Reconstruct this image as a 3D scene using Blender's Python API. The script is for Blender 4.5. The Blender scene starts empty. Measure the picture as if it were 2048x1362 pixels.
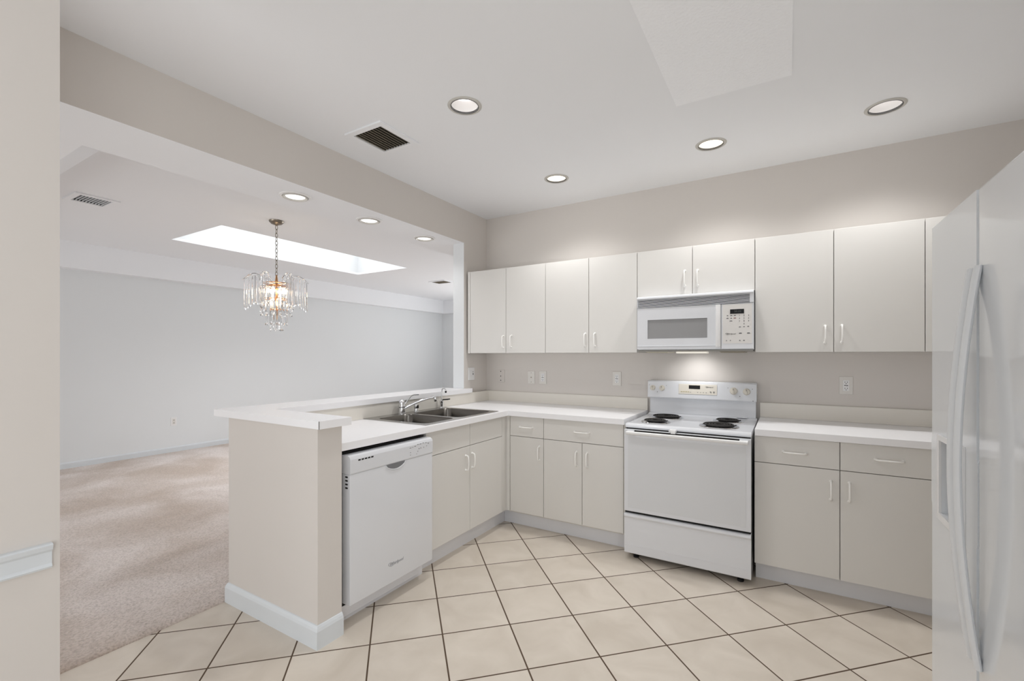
import bpy, bmesh, math, random
from mathutils import Vector, Matrix
random.seed(7)
SC = bpy.context.scene
COL = SC.collection

# ------------------------------------------------------------------ camera
cam_d = bpy.data.cameras.new('camera')
cam = bpy.data.objects.new('camera', cam_d)
COL.objects.link(cam)
cam.location = (2.506, -3.661, 1.346)
cam.rotation_euler = (math.radians(90), 0, math.radians(31.174))
cam_d.sensor_width = 36.0
cam_d.lens = 908.04 / 2048 * 36.0
cam_d.shift_y = (711.22 - 681.0) / 2048
cam_d.clip_start = 0.02
SC.camera = cam

# ------------------------------------------------------------------ world, lights, exposure
world = bpy.data.worlds.new('world')
SC.world = world
world.use_nodes = True
bg = world.node_tree.nodes['Background']
bg.inputs[0].default_value = (0.93, 0.965, 1.0, 1)
bg.inputs[1].default_value = 0.35
SC.view_settings.view_transform = 'Standard'
SC.view_settings.look = 'None'
SC.view_settings.gamma = 1.0
SC.view_settings.use_curve_mapping = False
SC.view_settings.exposure = 0.16
SC.cycles.max_bounces = 12
SC.cycles.diffuse_bounces = 8
SC.cycles.glossy_bounces = 5
SC.cycles.transmission_bounces = 10
SC.cycles.caustics_reflective = False
SC.cycles.caustics_refractive = False
SC.cycles.sample_clamp_indirect = 6.0


def area(name, loc, rot, sx, sy, power, color=(1, 1, 1)):
    d = bpy.data.lights.new(name, 'AREA')
    d.shape = 'RECTANGLE'
    d.size, d.size_y, d.energy, d.color = sx, sy, power, color
    o = bpy.data.objects.new(name, d)
    o.location, o.rotation_euler = loc, rot
    COL.objects.link(o)
    return o


R90 = math.radians(90)
# daylight coming in through the openings behind the camera and at the far end of the dining room
XR_ = 3.75
UP = math.radians(32)   # upward tilt added to the daylight lamps to brighten the ceilings
area('daylight_kitchen', (2.15, -6.15, 1.0), (R90 + UP, 0, 0), 2.7, 1.8, 20, (0.98, 0.99, 1.0))
area('daylight_right', (XR_ - .02, -4.7, 1.25), (0, R90 + UP * .6, 0), 1.7, 1.7, 33, (0.98, 0.99, 1.0))
area('daylight_dining', (-2.2, -6.15, 1.0), (R90 + UP, 0, 0), 4.0, 1.8, 56, (1.0, 0.995, 0.985))
area('daylight_far', (-1.6, 4.93, 1.2), (-R90 - UP, 0, 0), 2.2, 2.0, 60, (1.0, 0.995, 0.985))
area('daylight_skylight', (-2.955, 0.08, 3.24), (0, 0, 0), 1.0, 2.55, 22, (0.98, 0.99, 1.0)).data.spread = math.radians(105)


def spot(name, loc, power, angle=110, blend=0.6, color=(1.0, 0.993, 0.985), size=0.05, rot=(0, 0, 0)):
    d = bpy.data.lights.new(name, 'SPOT')
    d.energy, d.spot_size, d.spot_blend, d.color, d.shadow_soft_size = power, math.radians(angle), blend, color, size
    o = bpy.data.objects.new(name, d)
    o.location, o.rotation_euler = loc, rot
    COL.objects.link(o)
    return o


# ------------------------------------------------------------------ materials
def S(r, g, b):
    f = lambda c: (c / 255 / 12.92) if c / 255 <= 0.04045 else ((c / 255 + 0.055) / 1.055) ** 2.4
    return (f(r), f(g), f(b), 1)


def mat(name, color, rough=0.5, metal=0.0, var=0.03, scale=6.0, bump=0.0, bscale=200.0, spec=0.5, coat=0.0,
        emit=None, estr=0.0, trans=0.0, ior=1.45):
    m = bpy.data.materials.new(name)
    m.use_nodes = True
    nt = m.node_tree
    p = nt.nodes['Principled BSDF']
    tc = nt.nodes.new('ShaderNodeTexCoord')
    if var > 0:
        nz = nt.nodes.new('ShaderNodeTexNoise')
        nz.inputs['Scale'].default_value = scale
        nz.inputs['Detail'].default_value = 4
        nt.links.new(tc.outputs['Object'], nz.inputs['Vector'])
        mx = nt.nodes.new('ShaderNodeMix')
        mx.data_type = 'RGBA'
        mx.inputs['A'].default_value = tuple(c * (1 - var) for c in color[:3]) + (1,)
        mx.inputs['B'].default_value = tuple(min(1, c * (1 + var)) for c in color[:3]) + (1,)
        nt.links.new(nz.outputs['Fac'], mx.inputs['Factor'])
        nt.links.new(mx.outputs['Result'], p.inputs['Base Color'])
    else:
        p.inputs['Base Color'].default_value = color
    p.inputs['Roughness'].default_value = rough
    p.inputs['Metallic'].default_value = metal
    p.inputs['Specular IOR Level'].default_value = spec
    p.inputs['Coat Weight'].default_value = coat
    p.inputs['IOR'].default_value = ior
    p.inputs['Transmission Weight'].default_value = trans
    if emit:
        p.inputs['Emission Color'].default_value = emit
        p.inputs['Emission Strength'].default_value = estr
    if bump > 0:
        nb = nt.nodes.new('ShaderNodeTexNoise')
        nb.inputs['Scale'].default_value = bscale
        nb.inputs['Detail'].default_value = 5
        nt.links.new(tc.outputs['Object'], nb.inputs['Vector'])
        bp = nt.nodes.new('ShaderNodeBump')
        bp.inputs['Strength'].default_value = bump
        bp.inputs['Distance'].default_value = 0.003
        nt.links.new(nb.outputs['Fac'], bp.inputs['Height'])
        nt.links.new(bp.outputs['Normal'], p.inputs['Normal'])
    return m


M = {}
M['wall_beige'] = mat('beige wall paint', S(212, 207, 202), 0.7, bump=0.06, bscale=90, var=0.012, scale=1.5)
M['wall_white'] = mat('white wall paint', S(224, 227, 229), 0.7, bump=0.05, bscale=90, var=0.01, scale=1.5)
M['ceiling'] = mat('ceiling paint', S(238, 240, 243), 0.8, bump=0.05, bscale=70, var=0.01, scale=1.2)
M['panel'] = mat('stippled ceiling texture', S(246, 248, 251), 0.8, bump=0.9, bscale=75, var=0.02, scale=40)
M['trim'] = mat('trim paint', S(214, 219, 223), 0.4, var=0.01)
M['cab'] = mat('cream white laminate', S(216, 214, 210), 0.38, var=0.008, scale=3)
M['cab_in'] = mat('cabinet carcass', S(205, 202, 196), 0.5, var=0.01)
M['kick'] = mat('grey toe kick', S(224, 225, 229), 0.5, var=0.02)
M['counter'] = mat('white laminate counter', S(240, 240, 242), 0.32, var=0.008, scale=20)
M['splash'] = mat('cream backsplash laminate', S(225, 221, 213), 0.35, var=0.01)
M['white'] = mat('white appliance enamel', S(218, 220, 224), 0.22, var=0.008, coat=0.3)
M['white_plastic'] = mat('white plastic', S(232, 232, 232), 0.35, var=0.01)
M['pull'] = mat('white pull plastic', S(240, 239, 236), 0.25, var=0.01)
M['fridge'] = mat('glossy white fridge enamel', S(222, 225, 228), 0.07, var=0.005, spec=0.4)
M['fridge_handle'] = mat('white handle plastic', S(220, 223, 226), 0.35, var=0.005)
M['plate_white'] = mat('off-white plate plastic', S(220, 217, 212), 0.4, var=0.01)
M['black'] = mat('black enamel', S(22, 21, 21), 0.45, var=0.1)
M['dark'] = mat('dark gap', S(30, 29, 28), 0.8, var=0.1)  # near-black, also stands for the shade in gaps and hollows
M['louver'] = mat('bronze grey louver', S(150, 142, 126), 0.6, var=0.08)
M['display'] = mat('black display glass', S(14, 13, 14), 0.15, var=0.05)
M['legend'] = mat('grey printed legend', S(98, 98, 100), 0.6, var=0.05)
M['legend_dark'] = mat('dark printed legend', S(40, 40, 42), 0.6, var=0.05)
M['legend_red'] = mat('red printed legend', S(150, 90, 85), 0.6, var=0.05)
M['glow'] = mat('dim display digits', S(120, 125, 120), 0.5, var=0.05)
M['window'] = mat('grey microwave window', S(146, 146, 147), 0.3, var=0.02, scale=2)
M['beige_plastic'] = mat('almond plastic', S(217, 212, 201), 0.35, var=0.02)
M['steel'] = mat('brushed stainless steel', S(168, 166, 163), 0.22, metal=1.0, var=0.05, scale=30)
M['bowl'] = mat('darkened steel bowl', S(112, 109, 105), 0.26, metal=1.0, var=0.06, scale=30)  # steel darkened to put the shade inside the bowls into its colour
M['chrome'] = mat('polished chrome', S(225, 226, 228), 0.08, metal=1.0, var=0.01)
M['coil'] = mat('black burner coil', S(28, 26, 25), 0.55, var=0.15, scale=60)
M['nickel'] = mat('aged nickel', S(140, 132, 120), 0.3, metal=1.0, var=0.08)
M['gold'] = mat('rose gold frame', S(222, 170, 125), 0.25, metal=1.0, var=0.04)
M['crystal'] = mat('clear crystal', (1, 1, 1, 1), 0.02, var=0.0, trans=1.0, ior=1.5)
M['bulb'] = mat('warm lamp glass', S(255, 235, 205), 0.4, var=0.0, emit=(1.0, 0.80, 0.55, 1), estr=14)
M['lamp_cool'] = mat('lit white lamp', S(255, 255, 255), 0.4, var=0.0, emit=(1.0, 0.975, 0.96, 1), estr=1.1)
M['lamp_warm'] = mat('lit warm lamp', S(255, 250, 240), 0.4, var=0.0, emit=(1.0, 0.92, 0.80, 1), estr=0.5)
M['baffle'] = mat('lamp baffle', S(240, 238, 237), 0.5, var=0.02)
M['bezel'] = mat('grey lamp bezel', S(196, 194, 188), 0.4, var=0.03)
M['sky_panel'] = mat('skylight diffuser', S(250, 250, 250), 0.5, var=0.0, emit=(0.97, 0.985, 1.0, 1), estr=0.6)
M['lens'] = mat('range hood lamp lens', S(240, 236, 225), 0.4, var=0.0, emit=(1.0, 0.95, 0.85, 1), estr=0.35)
M['rubber'] = mat('black rubber', S(26, 25, 25), 0.8, var=0.1)
M['disp_in'] = mat('grey dispenser plastic', S(150, 153, 157), 0.35, var=0.03)
M['wire_dark'] = mat('dark seam line', S(62, 60, 58), 0.7, var=0.05)


def tile_material():
    m = bpy.data.materials.new('beige ceramic tile with brown grout')
    m.use_nodes = True
    nt = m.node_tree
    N, L = nt.nodes, nt.links
    p = N['Principled BSDF']

    def math_(op, a, b=None):
        n = N.new('ShaderNodeMath')
        n.operation = op
        for i, v in enumerate((a, b)):
            if v is None:
                continue
            if isinstance(v, (int, float)):
                n.inputs[i].default_value = v
            else:
                L.new(v, n.inputs[i])
        return n.outputs[0]
    g = N.new('ShaderNodeNewGeometry')
    sx = N.new('ShaderNodeSeparateXYZ')
    L.new(g.outputs['Position'], sx.inputs[0])
    X, Y = sx.outputs[0], sx.outputs[1]
    u = math_('DIVIDE', math_('SUBTRACT', math_('ADD', X, Y), 0.072), 0.4735)
    v = math_('DIVIDE', math_('SUBTRACT', math_('SUBTRACT', X, Y), 2.097), 0.472)

    def edge(t):
        f = math_('SUBTRACT', t, math_('FLOOR', math_('ADD', t, 0.5)))
        return math_('ABSOLUTE', f)
    d = math_('MINIMUM', edge(u), edge(v))
    ramp = N.new('ShaderNodeMapRange')
    L.new(d, ramp.inputs['Value'])
    ramp.inputs['From Min'].default_value = 0.0085
    ramp.inputs['From Max'].default_value = 0.0125
    cv = N.new('ShaderNodeCombineXYZ')
    L.new(math_('FLOOR', u), cv.inputs[0])
    L.new(math_('FLOOR', v), cv.inputs[1])
    wn = N.new('ShaderNodeTexWhiteNoise')
    wn.noise_dimensions = '2D'
    L.new(cv.outputs[0], wn.inputs['Vector'])
    off = N.new('ShaderNodeVectorMath')
    off.operation = 'MULTIPLY_ADD'
    L.new(wn.outputs['Color'], off.inputs[0])
    off.inputs[1].default_value = (9, 9, 9)
    L.new(g.outputs['Position'], off.inputs[2])
    nz = N.new('ShaderNodeTexNoise')
    nz.inputs['Scale'].default_value = 4.5
    nz.inputs['Detail'].default_value = 6
    nz.inputs['Distortion'].default_value = 0.8
    L.new(off.outputs[0], nz.inputs['Vector'])
    cr = N.new('ShaderNodeValToRGB')
    cr.color_ramp.elements[0].position = 0.3
    cr.color_ramp.elements[0].color = S(202, 192, 179)
    cr.color_ramp.elements[1].position = 0.72
    cr.color_ramp.elements[1].color = S(217, 208, 196)
    L.new(nz.outputs['Fac'], cr.inputs[0])
    mx = N.new('ShaderNodeMix')
    mx.data_type = 'RGBA'
    L.new(ramp.outputs[0], mx.inputs['Factor'])
    mx.inputs['A'].default_value = S(84, 66, 50)
    L.new(cr.outputs[0], mx.inputs['B'])
    L.new(mx.outputs['Result'], p.inputs['Base Color'])
    rr = N.new('ShaderNodeMapRange')
    L.new(ramp.outputs[0], rr.inputs['Value'])
    rr.inputs['To Min'].default_value = 0.9
    rr.inputs['To Max'].default_value = 0.38
    L.new(rr.outputs[0], p.inputs['Roughness'])
    bp = N.new('ShaderNodeBump')
    bp.inputs['Strength'].default_value = 0.5
    bp.inputs['Distance'].default_value = 0.002
    L.new(ramp.outputs[0], bp.inputs['Height'])
    L.new(bp.outputs[0], p.inputs['Normal'])
    return m


def carpet_material():
    m = bpy.data.materials.new('pinkish beige carpet')
    m.use_nodes = True
    nt = m.node_tree
    N, L = nt.nodes, nt.links
    p = N['Principled BSDF']
    tc = N.new('ShaderNodeTexCoord')
    a = N.new('ShaderNodeTexNoise')
    a.inputs['Scale'].default_value = 1.3
    a.inputs['Detail'].default_value = 5
    a.inputs['Distortion'].default_value = 0.6
    b = N.new('ShaderNodeTexNoise')
    b.inputs['Scale'].default_value = 95
    b.inputs['Detail'].default_value = 4
    for n in (a, b):
        L.new(tc.outputs['Object'], n.inputs['Vector'])
    c1 = N.new('ShaderNodeValToRGB')
    c1.color_ramp.elements[0].position = 0.36
    c1.color_ramp.elements[0].color = S(196, 180, 168)
    c1.color_ramp.elements[1].position = 0.64
    c1.color_ramp.elements[1].color = S(228, 218, 213)
    L.new(a.outputs['Fac'], c1.inputs[0])
    c2 = N.new('ShaderNodeValToRGB')
    c2.color_ramp.elements[0].position = 0.3
    c2.color_ramp.elements[0].color = (0.62, 0.60, 0.58, 1)
    c2.color_ramp.elements[1].position = 0.58
    c2.color_ramp.elements[1].color = (1, 1, 1, 1)
    L.new(b.outputs['Fac'], c2.inputs[0])
    mx = N.new('ShaderNodeMix')
    mx.data_type = 'RGBA'
    mx.blend_type = 'MULTIPLY'
    mx.inputs['Factor'].default_value = 0.75
    L.new(c1.outputs[0], mx.inputs['A'])
    L.new(c2.outputs[0], mx.inputs['B'])
    L.new(mx.outputs['Result'], p.inputs['Base Color'])
    p.inputs['Roughness'].default_value = 1.0
    p.inputs['Specular IOR Level'].default_value = 0.1
    p.inputs['Sheen Weight'].default_value = 0.3
    bp = N.new('ShaderNodeBump')
    bp.inputs['Strength'].default_value = 0.9
    bp.inputs['Distance'].default_value = 0.012
    L.new(b.outputs['Fac'], bp.inputs['Height'])
    L.new(bp.outputs[0], p.inputs['Normal'])
    return m


M['tile'] = tile_material()
M['carpet'] = carpet_material()


# ------------------------------------------------------------------ mesh building helpers
class MB:
    """Collects shapes (in world coordinates) into one mesh."""

    def __init__(self):
        self.bm = bmesh.new()

    def _join(self, t):
        me = bpy.data.meshes.new('t')
        t.to_mesh(me)
        t.free()
        self.bm.from_mesh(me)
        bpy.data.meshes.remove(me)

    def box(self, x0, x1, y0, y1, z0, z1, bev=0.0, seg=2, rot=None, piv=None):
        t = bmesh.new()
        bmesh.ops.create_cube(t, size=1)
        for v in t.verts:
            v.co = Vector(((x0 + x1) / 2 + v.co.x * (x1 - x0), (y0 + y1) / 2 + v.co.y * (y1 - y0),
                           (z0 + z1) / 2 + v.co.z * (z1 - z0)))
        if bev > 0:
            bmesh.ops.bevel(t, geom=t.edges[:], offset=bev, segments=seg, affect='EDGES', profile=0.6)
        if rot is not None:
            bmesh.ops.transform(t, matrix=Matrix.Translation(piv) @ rot @ Matrix.Translation(-Vector(piv)), verts=t.verts)
        self._join(t)
        return self

    def prism(self, pts, axis, lo, hi, bev=0.0):
        """pts: 2D outline in the two other axes (in xyz order)."""
        t = bmesh.new()
        def mk(p, h):
            if axis == 'x': return (h, p[0], p[1])
            if axis == 'y': return (p[0], h, p[1])
            return (p[0], p[1], h)
        A = [t.verts.new(mk(p, lo)) for p in pts]
        B = [t.verts.new(mk(p, hi)) for p in pts]
        n = len(pts)
        t.faces.new(A)
        t.faces.new(B[::-1])
        for i in range(n):
            t.faces.new((A[i], B[i], B[(i + 1) % n], A[(i + 1) % n]))
        bmesh.ops.recalc_face_normals(t, faces=t.faces)
        if bev > 0:
            bmesh.ops.bevel(t, geom=t.edges[:], offset=bev, segments=2, affect='EDGES', profile=0.6)
        self._join(t)
        return self

    def lathe(self, c, prof, n=32, axis=(0, 0, 1), cap0=True, cap1=True):
        """prof: list of (radius, height along axis) from point c."""
        t = bmesh.new()
        q = Vector((0, 0, 1)).rotation_difference(Vector(axis))
        rings = []
        for r, h in prof:
            rings.append([t.verts.new(Vector(c) + q @ Vector((r * math.cos(2 * math.pi * k / n), r * math.sin(2 * math.pi * k / n), h))) for k in range(n)])
        for a, b in zip(rings, rings[1:]):
            for k in range(n):
                t.faces.new((a[k], a[(k + 1) % n], b[(k + 1) % n], b[k]))
        if cap0: t.faces.new(rings[0][::-1])
        if cap1: t.faces.new(rings[-1])
        bmesh.ops.recalc_face_normals(t, faces=t.faces)
        self._join(t)
        return self

    def ring(self, c, prof, n=40):
        """closed profile revolved round z (a trim ring)."""
        t = bmesh.new()
        rings = [[t.verts.new((c[0] + r * math.cos(2 * math.pi * k / n), c[1] + r * math.sin(2 * math.pi * k / n), c[2] + h)) for k in range(n)] for r, h in prof]
        rings.append(rings[0])
        for a, b in zip(rings, rings[1:]):
            for k in range(n):
                t.faces.new((a[k], a[(k + 1) % n], b[(k + 1) % n], b[k]))
        bmesh.ops.recalc_face_normals(t, faces=t.faces)
        self._join(t)
        return self

    def tube(self, pts, r, n=10, rb=None, closed=False, ref=None):
        """sweep an ellipse (r across, rb along ref) along a path; r may be a list."""
        t = bmesh.new()
        P = [Vector(p) for p in pts]
        m = len(P)
        rings = []
        prev = Vector(ref) if ref else None
        for i in range(m):
            if closed:
                d = (P[(i + 1) % m] - P[i - 1]).normalized()
            else:
                d = (P[min(i + 1, m - 1)] - P[max(i - 1, 0)]).normalized()
            if prev is None:
                prev = Vector((0, 0, 1)) if abs(d.z) < 0.9 else Vector((1, 0, 0))
            a = (prev - d * prev.dot(d)).normalized()
            if not ref: prev = a
            b = d.cross(a)
            ra = r[i] if isinstance(r, (list, tuple)) else r
            r2 = rb if rb else ra
            rings.append([t.verts.new(P[i] + a * (r2 * math.cos(2 * math.pi * k / n)) + b * (ra * math.sin(2 * math.pi * k / n))) for k in range(n)])
        pairs = list(zip(rings, rings[1:])) + ([(rings[-1], rings[0])] if closed else [])
        for A, B in pairs:
            for k in range(n):
                t.faces.new((A[k], A[(k + 1) % n], B[(k + 1) % n], B[k]))
        if not closed:
            t.faces.new(rings[0][::-1])
            t.faces.new(rings[-1])
        bmesh.ops.recalc_face_normals(t, faces=t.faces)
        self._join(t)
        return self

    def sphere(self, c, r, sz=1.0, n=14):
        t = bmesh.new()
        bmesh.ops.create_uvsphere(t, u_segments=n, v_segments=max(6, n // 2 + 1), radius=r)
        for v in t.verts:
            v.co = Vector((c[0] + v.co.x, c[1] + v.co.y, c[2] + v.co.z * sz))
        self._join(t)
        return self

    def cells(self, us, vs, empty, lo, hi, axis):
        """solid slab on a grid us x vs with some cells left empty; thickness lo..hi along axis."""
        t = bmesh.new()
        def mk(u, v, h):
            return {'x': (h, u, v), 'y': (u, h, v), 'z': (u, v, h)}[axis]
        V = {}
        def vt(i, j, k):
            if (i, j, k) not in V:
                V[(i, j, k)] = t.verts.new(mk(us[i], vs[j], (lo, hi)[k]))
            return V[(i, j, k)]
        full = {(i, j) for i in range(len(us) - 1) for j in range(len(vs) - 1)
                if not empty((us[i] + us[i + 1]) / 2, (vs[j] + vs[j + 1]) / 2)}
        for (i, j) in full:
            for k in (0, 1):
                t.faces.new((vt(i, j, k), vt(i + 1, j, k), vt(i + 1, j + 1, k), vt(i, j + 1, k)))
            for (di, dj, a, b) in ((-1, 0, (i, j), (i, j + 1)), (1, 0, (i + 1, j), (i + 1, j + 1)),
                                   (0, -1, (i, j), (i + 1, j)), (0, 1, (i, j + 1), (i + 1, j + 1))):
                if (i + di, j + dj) not in full:
                    t.faces.new((vt(*a, 0), vt(*b, 0), vt(*b, 1), vt(*a, 1)))
        bmesh.ops.recalc_face_normals(t, faces=t.faces)
        self._join(t)
        return self

    def quad(self, *p):
        vs = [self.bm.verts.new(q) for q in p]
        self.bm.faces.new(vs)
        return self

    def build(self, name, material, parent=None, smooth=False, origin=None):
        bm = self.bm
        if parent is not None:
            o0 = WLOC[parent.name]
        elif origin is not None:
            o0 = Vector(origin)
        else:
            xs = [v.co for v in bm.verts]
            o0 = Vector(((min(c.x for c in xs) + max(c.x for c in xs)) / 2, (min(c.y for c in xs) + max(c.y for c in xs)) / 2, min(c.z for c in xs)))
        for v in bm.verts:
            v.co -= o0
        me = bpy.data.meshes.new(name)
        bm.to_mesh(me)
        bm.free()
        me.materials.append(M[material] if isinstance(material, str) else material)
        if smooth:
            for f in me.polygons: f.use_smooth = True
            try:
                me.set_sharp_from_angle(angle=math.radians(40))
            except Exception:
                pass
        o = bpy.data.objects.new(name, me)
        COL.objects.link(o)
        if parent is not None:
            o.parent = parent
            WLOC[o.name] = o0.copy()
        else:
            o.location = o0
            WLOC[o.name] = o0.copy()
        return o


WLOC = {}


def thing(name, label, cat, loc, group=None):
    o = bpy.data.objects.new(name, None)
    o.empty_display_size = 0.1
    COL.objects.link(o)
    o.location = loc
    WLOC[o.name] = Vector(loc)
    tag(o, label, cat, group)
    return o


def tag(o, label, cat, group=None, kind=None):
    o['label'] = label
    o['category'] = cat
    if group: o['group'] = group
    if kind: o['kind'] = kind
    return o


def struct(o):
    o['kind'] = 'structure'
    return o


def lab(o, s):
    o['label'] = s
    return o


def dup(root, delta, label, group=None):
    r = root.copy()
    COL.objects.link(r)
    r.location = Vector(root.location) + Vector(delta)
    r['label'] = label
    if group: r['group'] = group
    for ch in list(root.children):
        c = ch.copy()
        COL.objects.link(c)
        c.parent = r
        for g in list(ch.children):
            d = g.copy()
            COL.objects.link(d)
            d.parent = c
    return r


def text_mb(mb, s, size, org, right, up, out, shear=0.0, ext=0.0004, align='CENTER'):
    cu = bpy.data.curves.new('t', 'FONT')
    cu.body, cu.size, cu.shear, cu.extrude = s, size, shear, ext
    cu.align_x, cu.align_y = align, 'CENTER'
    cu.resolution_u = 2
    ob = bpy.data.objects.new('t', cu)
    COL.objects.link(ob)
    dg = bpy.context.evaluated_depsgraph_get()
    me = bpy.data.meshes.new_from_object(ob.evaluated_get(dg))
    r, u, w = Vector(right), Vector(up), Vector(out)
    for v in me.vertices:
        c = v.co.copy()
        v.co = Vector(org) + r * c.x + u * c.y + w * c.z
    mb.bm.from_mesh(me)
    bpy.data.objects.remove(ob)
    bpy.data.curves.remove(cu)
    bpy.data.meshes.remove(me)
    return mb


def logo_mb(mb, size, org, right, up, out):
    """the maker's slanted lettering with a ring swept round its first letter"""
    text_mb(mb, 'Whirlpool', size, org, right, up, out, shear=0.22)
    r, u, w = Vector(right), Vector(up), Vector(out)
    c = Vector(org) - r * size * 1.75 + u * size * 0.05
    pts = []
    for k in range(22):
        a = math.radians(40 + k * 300 / 21)
        pts.append(c + r * (math.cos(a) * size * 0.75) + u * (math.sin(a) * size * 0.42 - math.cos(a) * size * 0.18) + w * 0.0004)
    mb.tube(pts, size * 0.035, n=6)
    return mb


# ------------------------------------------------------------------ the setting
ZC = 2.672          # ceiling height
ZB = 2.371          # underside of the beam
YR = -6.2           # rear wall, behind the camera
YF = 5.0            # far wall of the dining room
XW = -4.74          # left wall of the dining room
XR = 3.75           # right wall of the kitchen

b = MB().box(-0.12, XR + .1, YR, 0.1, -0.08, 0.0)
struct(b.build('floor', 'tile'))

# carpet with a rolled edge towards the tiles
b = MB()
edge_x = -0.12
prof = [(XW, -0.05), (XW, 0.018), (edge_x - 0.04, 0.018), (edge_x - 0.018, 0.015), (edge_x - 0.005, 0.008), (edge_x - 0.001, 0.003), (edge_x, 0.0), (edge_x, -0.05)]
b.prism([(x, z) for x, z in prof], 'y', YR, YF)
struct(b.build('floor_carpet', 'carpet', smooth=True))

# ceiling with holes for the can lights and the skylight
KL = [(1.043, -1.728), (1.030, -0.578), (2.099, -0.578), (2.956, -0.560)]
SKY = (-3.50, -2.41, -1.24, 1.395)
VENTS = [(0.283, 0.513, -1.823, -1.579), (-2.665, -2.44, -2.312, -2.10), (-2.95, -2.65, 2.55, 2.77)]
h = 0.13
xs = sorted({XW - .1, XR + .1, SKY[0], SKY[1], 0.0} | {round(c[0] + s * h, 4) for c in KL for s in (-1, 1)} | {v[k] for v in VENTS for k in (0, 1)})
ys = sorted({YR, YF + .1, SKY[2], SKY[3]} | {round(c[1] + s * h, 4) for c in KL for s in (-1, 1)} | {v[k] for v in VENTS for k in (2, 3)})


def hole(x, y):
    if SKY[0] < x < SKY[1] and SKY[2] < y < SKY[3]:
        return True
    if any(v[0] < x < v[1] and v[2] < y < v[3] for v in VENTS):
        return True
    return any(abs(x - c[0]) < h - .001 and abs(y - c[1]) < h - .001 for c in KL)


b = MB()
# the second row of lights shares almost one y; every can gets its own square cell
b.cells(xs, ys, hole, ZC, ZC + 0.03, 'z')
RH = 0.078
for c in KL:
    n = 48
    t = b.bm
    ri, ro = [], []
    for k in range(n):
        a = 2 * math.pi * k / n
        ca, sa = math.cos(a), math.sin(a)
        s = h / max(abs(ca), abs(sa))
        ri.append(t.verts.new((c[0] + RH * ca, c[1] + RH * sa, ZC)))
        ro.append(t.verts.new((c[0] + s * ca, c[1] + s * sa, ZC)))
    for k in range(n):
        t.faces.new((ri[k], ri[(k + 1) % n], ro[(k + 1) % n], ro[k]))
struct(b.build('ceiling', 'ceiling'))

# kitchen back wall, right wall
struct(MB().box(0.0, XR + .1, 0.0, 0.12, 0, ZC + .03).build('wall_back', 'wall_beige'))
struct(MB().cells([YR, -5.6, -3.8, 0.0], [0, 0.35, 2.15, ZC + .03], lambda y, z: -5.6 < y < -3.8 and 0.35 < z < 2.15, XR, XR + .12, 'x').build('wall_right', 'wall_beige'))
# partition between kitchen and dining room: stub by the corner (beige) and long wall beyond (white)
struct(MB().box(-0.12, 0.0, -0.361, 0.12, 0, ZB).build('wall_left', 'wall_beige'))
struct(MB().box(-0.12, 0.0, 0.12, YF, 0, ZB).build('wall_partition', 'wall_white'))
struct(MB().box(-0.1215, -0.0005, -0.3625, -0.361, 1.047, ZB).build('trim_1', 'wall_white'))
# dropped beam over the bar: beige kitchen face, white underside and dining side
struct(MB().box(-0.03, 0.0, YR, 0.0, ZB, ZC).build('wall_beam_face', 'wall_beige'))
struct(MB().box(-0.43, -0.0005, YR, YF, ZB - 0.0005, ZC - .001).box(-0.43, -.03, YR, YF, ZB, ZC).build('ceiling_beam', 'ceiling'))
# dining room shell
struct(MB().box(XW - .1, XW, YR, YF + .1, 0, ZC + .03).build('wall_dining', 'wall_white'))
b = MB()
b.cells([XW, -2.7, -0.5, 0.0], [0, 0.15, 2.35, ZC], lambda x, z: -2.7 < x < -0.5 and 0.15 < z < 2.35, YF, YF + .1, 'y')
struct(b.build('wall_far', 'wall_white'))
# rear wall with window openings (behind the camera)
b = MB()
b.cells([XW, -4.2, -0.2, 0.66, 0.8, 3.5, XR], [0, 0.1, 2.35, ZC],
        lambda x, z: (-4.2 < x < -0.2 or 0.8 < x < 3.5) and 0.1 < z < 2.35, YR - .12, YR, 'y')
struct(b.build('wall_rear', 'wall_white'))
# soffits of the dining room
struct(MB().box(XW, -4.60, -2.6, YF, 2.365, ZC).build('trim_2', 'ceiling'))
struct(MB().box(-4.6, -0.43, YF - .12, YF, 2.365, ZC).build('trim_3', 'ceiling'))
struct(MB().prism([(YR, ZB), (-2.853, ZB), (-2.53, ZC), (YR, ZC)], 'x', XW, -0.43).build('ceiling_soffit', 'ceiling'))
# skylight shaft
b = MB()
x0, x1, y0, y1 = SKY
zt = 3.27
b.cells([x0 - .04, x0, x1, x1 + .04], [y0 - .04, y0, y1, y1 + .04], lambda x, y: x0 < x < x1 and y0 < y < y1, ZC + .03, zt, 'z')
struct(b.build('window_1', 'wall_white'))
struct(MB().box(x0, x1, y0, y1, zt - .01, zt + .02).build('window_2', 'sky_panel'))
# wall end on the left of the picture with its chair rail
struct(MB().box(0.54, 0.662, YR, -3.203, 0, ZC).build('wall_near', 'wall_beige'))
rail = [(0.662, 0.728), (0.672, 0.728), (0.676, 0.734), (0.671, 0.742), (0.672, 0.776), (0.680, 0.784), (0.684, 0.797), (0.678, 0.801), (0.662, 0.801)]
struct(MB().prism(rail, 'y', YR, -3.222).build('trim_chair_rail', 'trim'))

# baseboards
bb = lambda z: None
b = MB()
b.prism([(XW, 0), (XW + .014, 0), (XW + .014, .075), (XW + .009, .088), (XW, .09)], 'y', YR, YF)
struct(b.build('baseboard_dining', 'trim'))
struct(MB().box(XW, -0.12, YF - .014, YF, 0, .09).build('baseboard_far', 'trim'))

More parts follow.
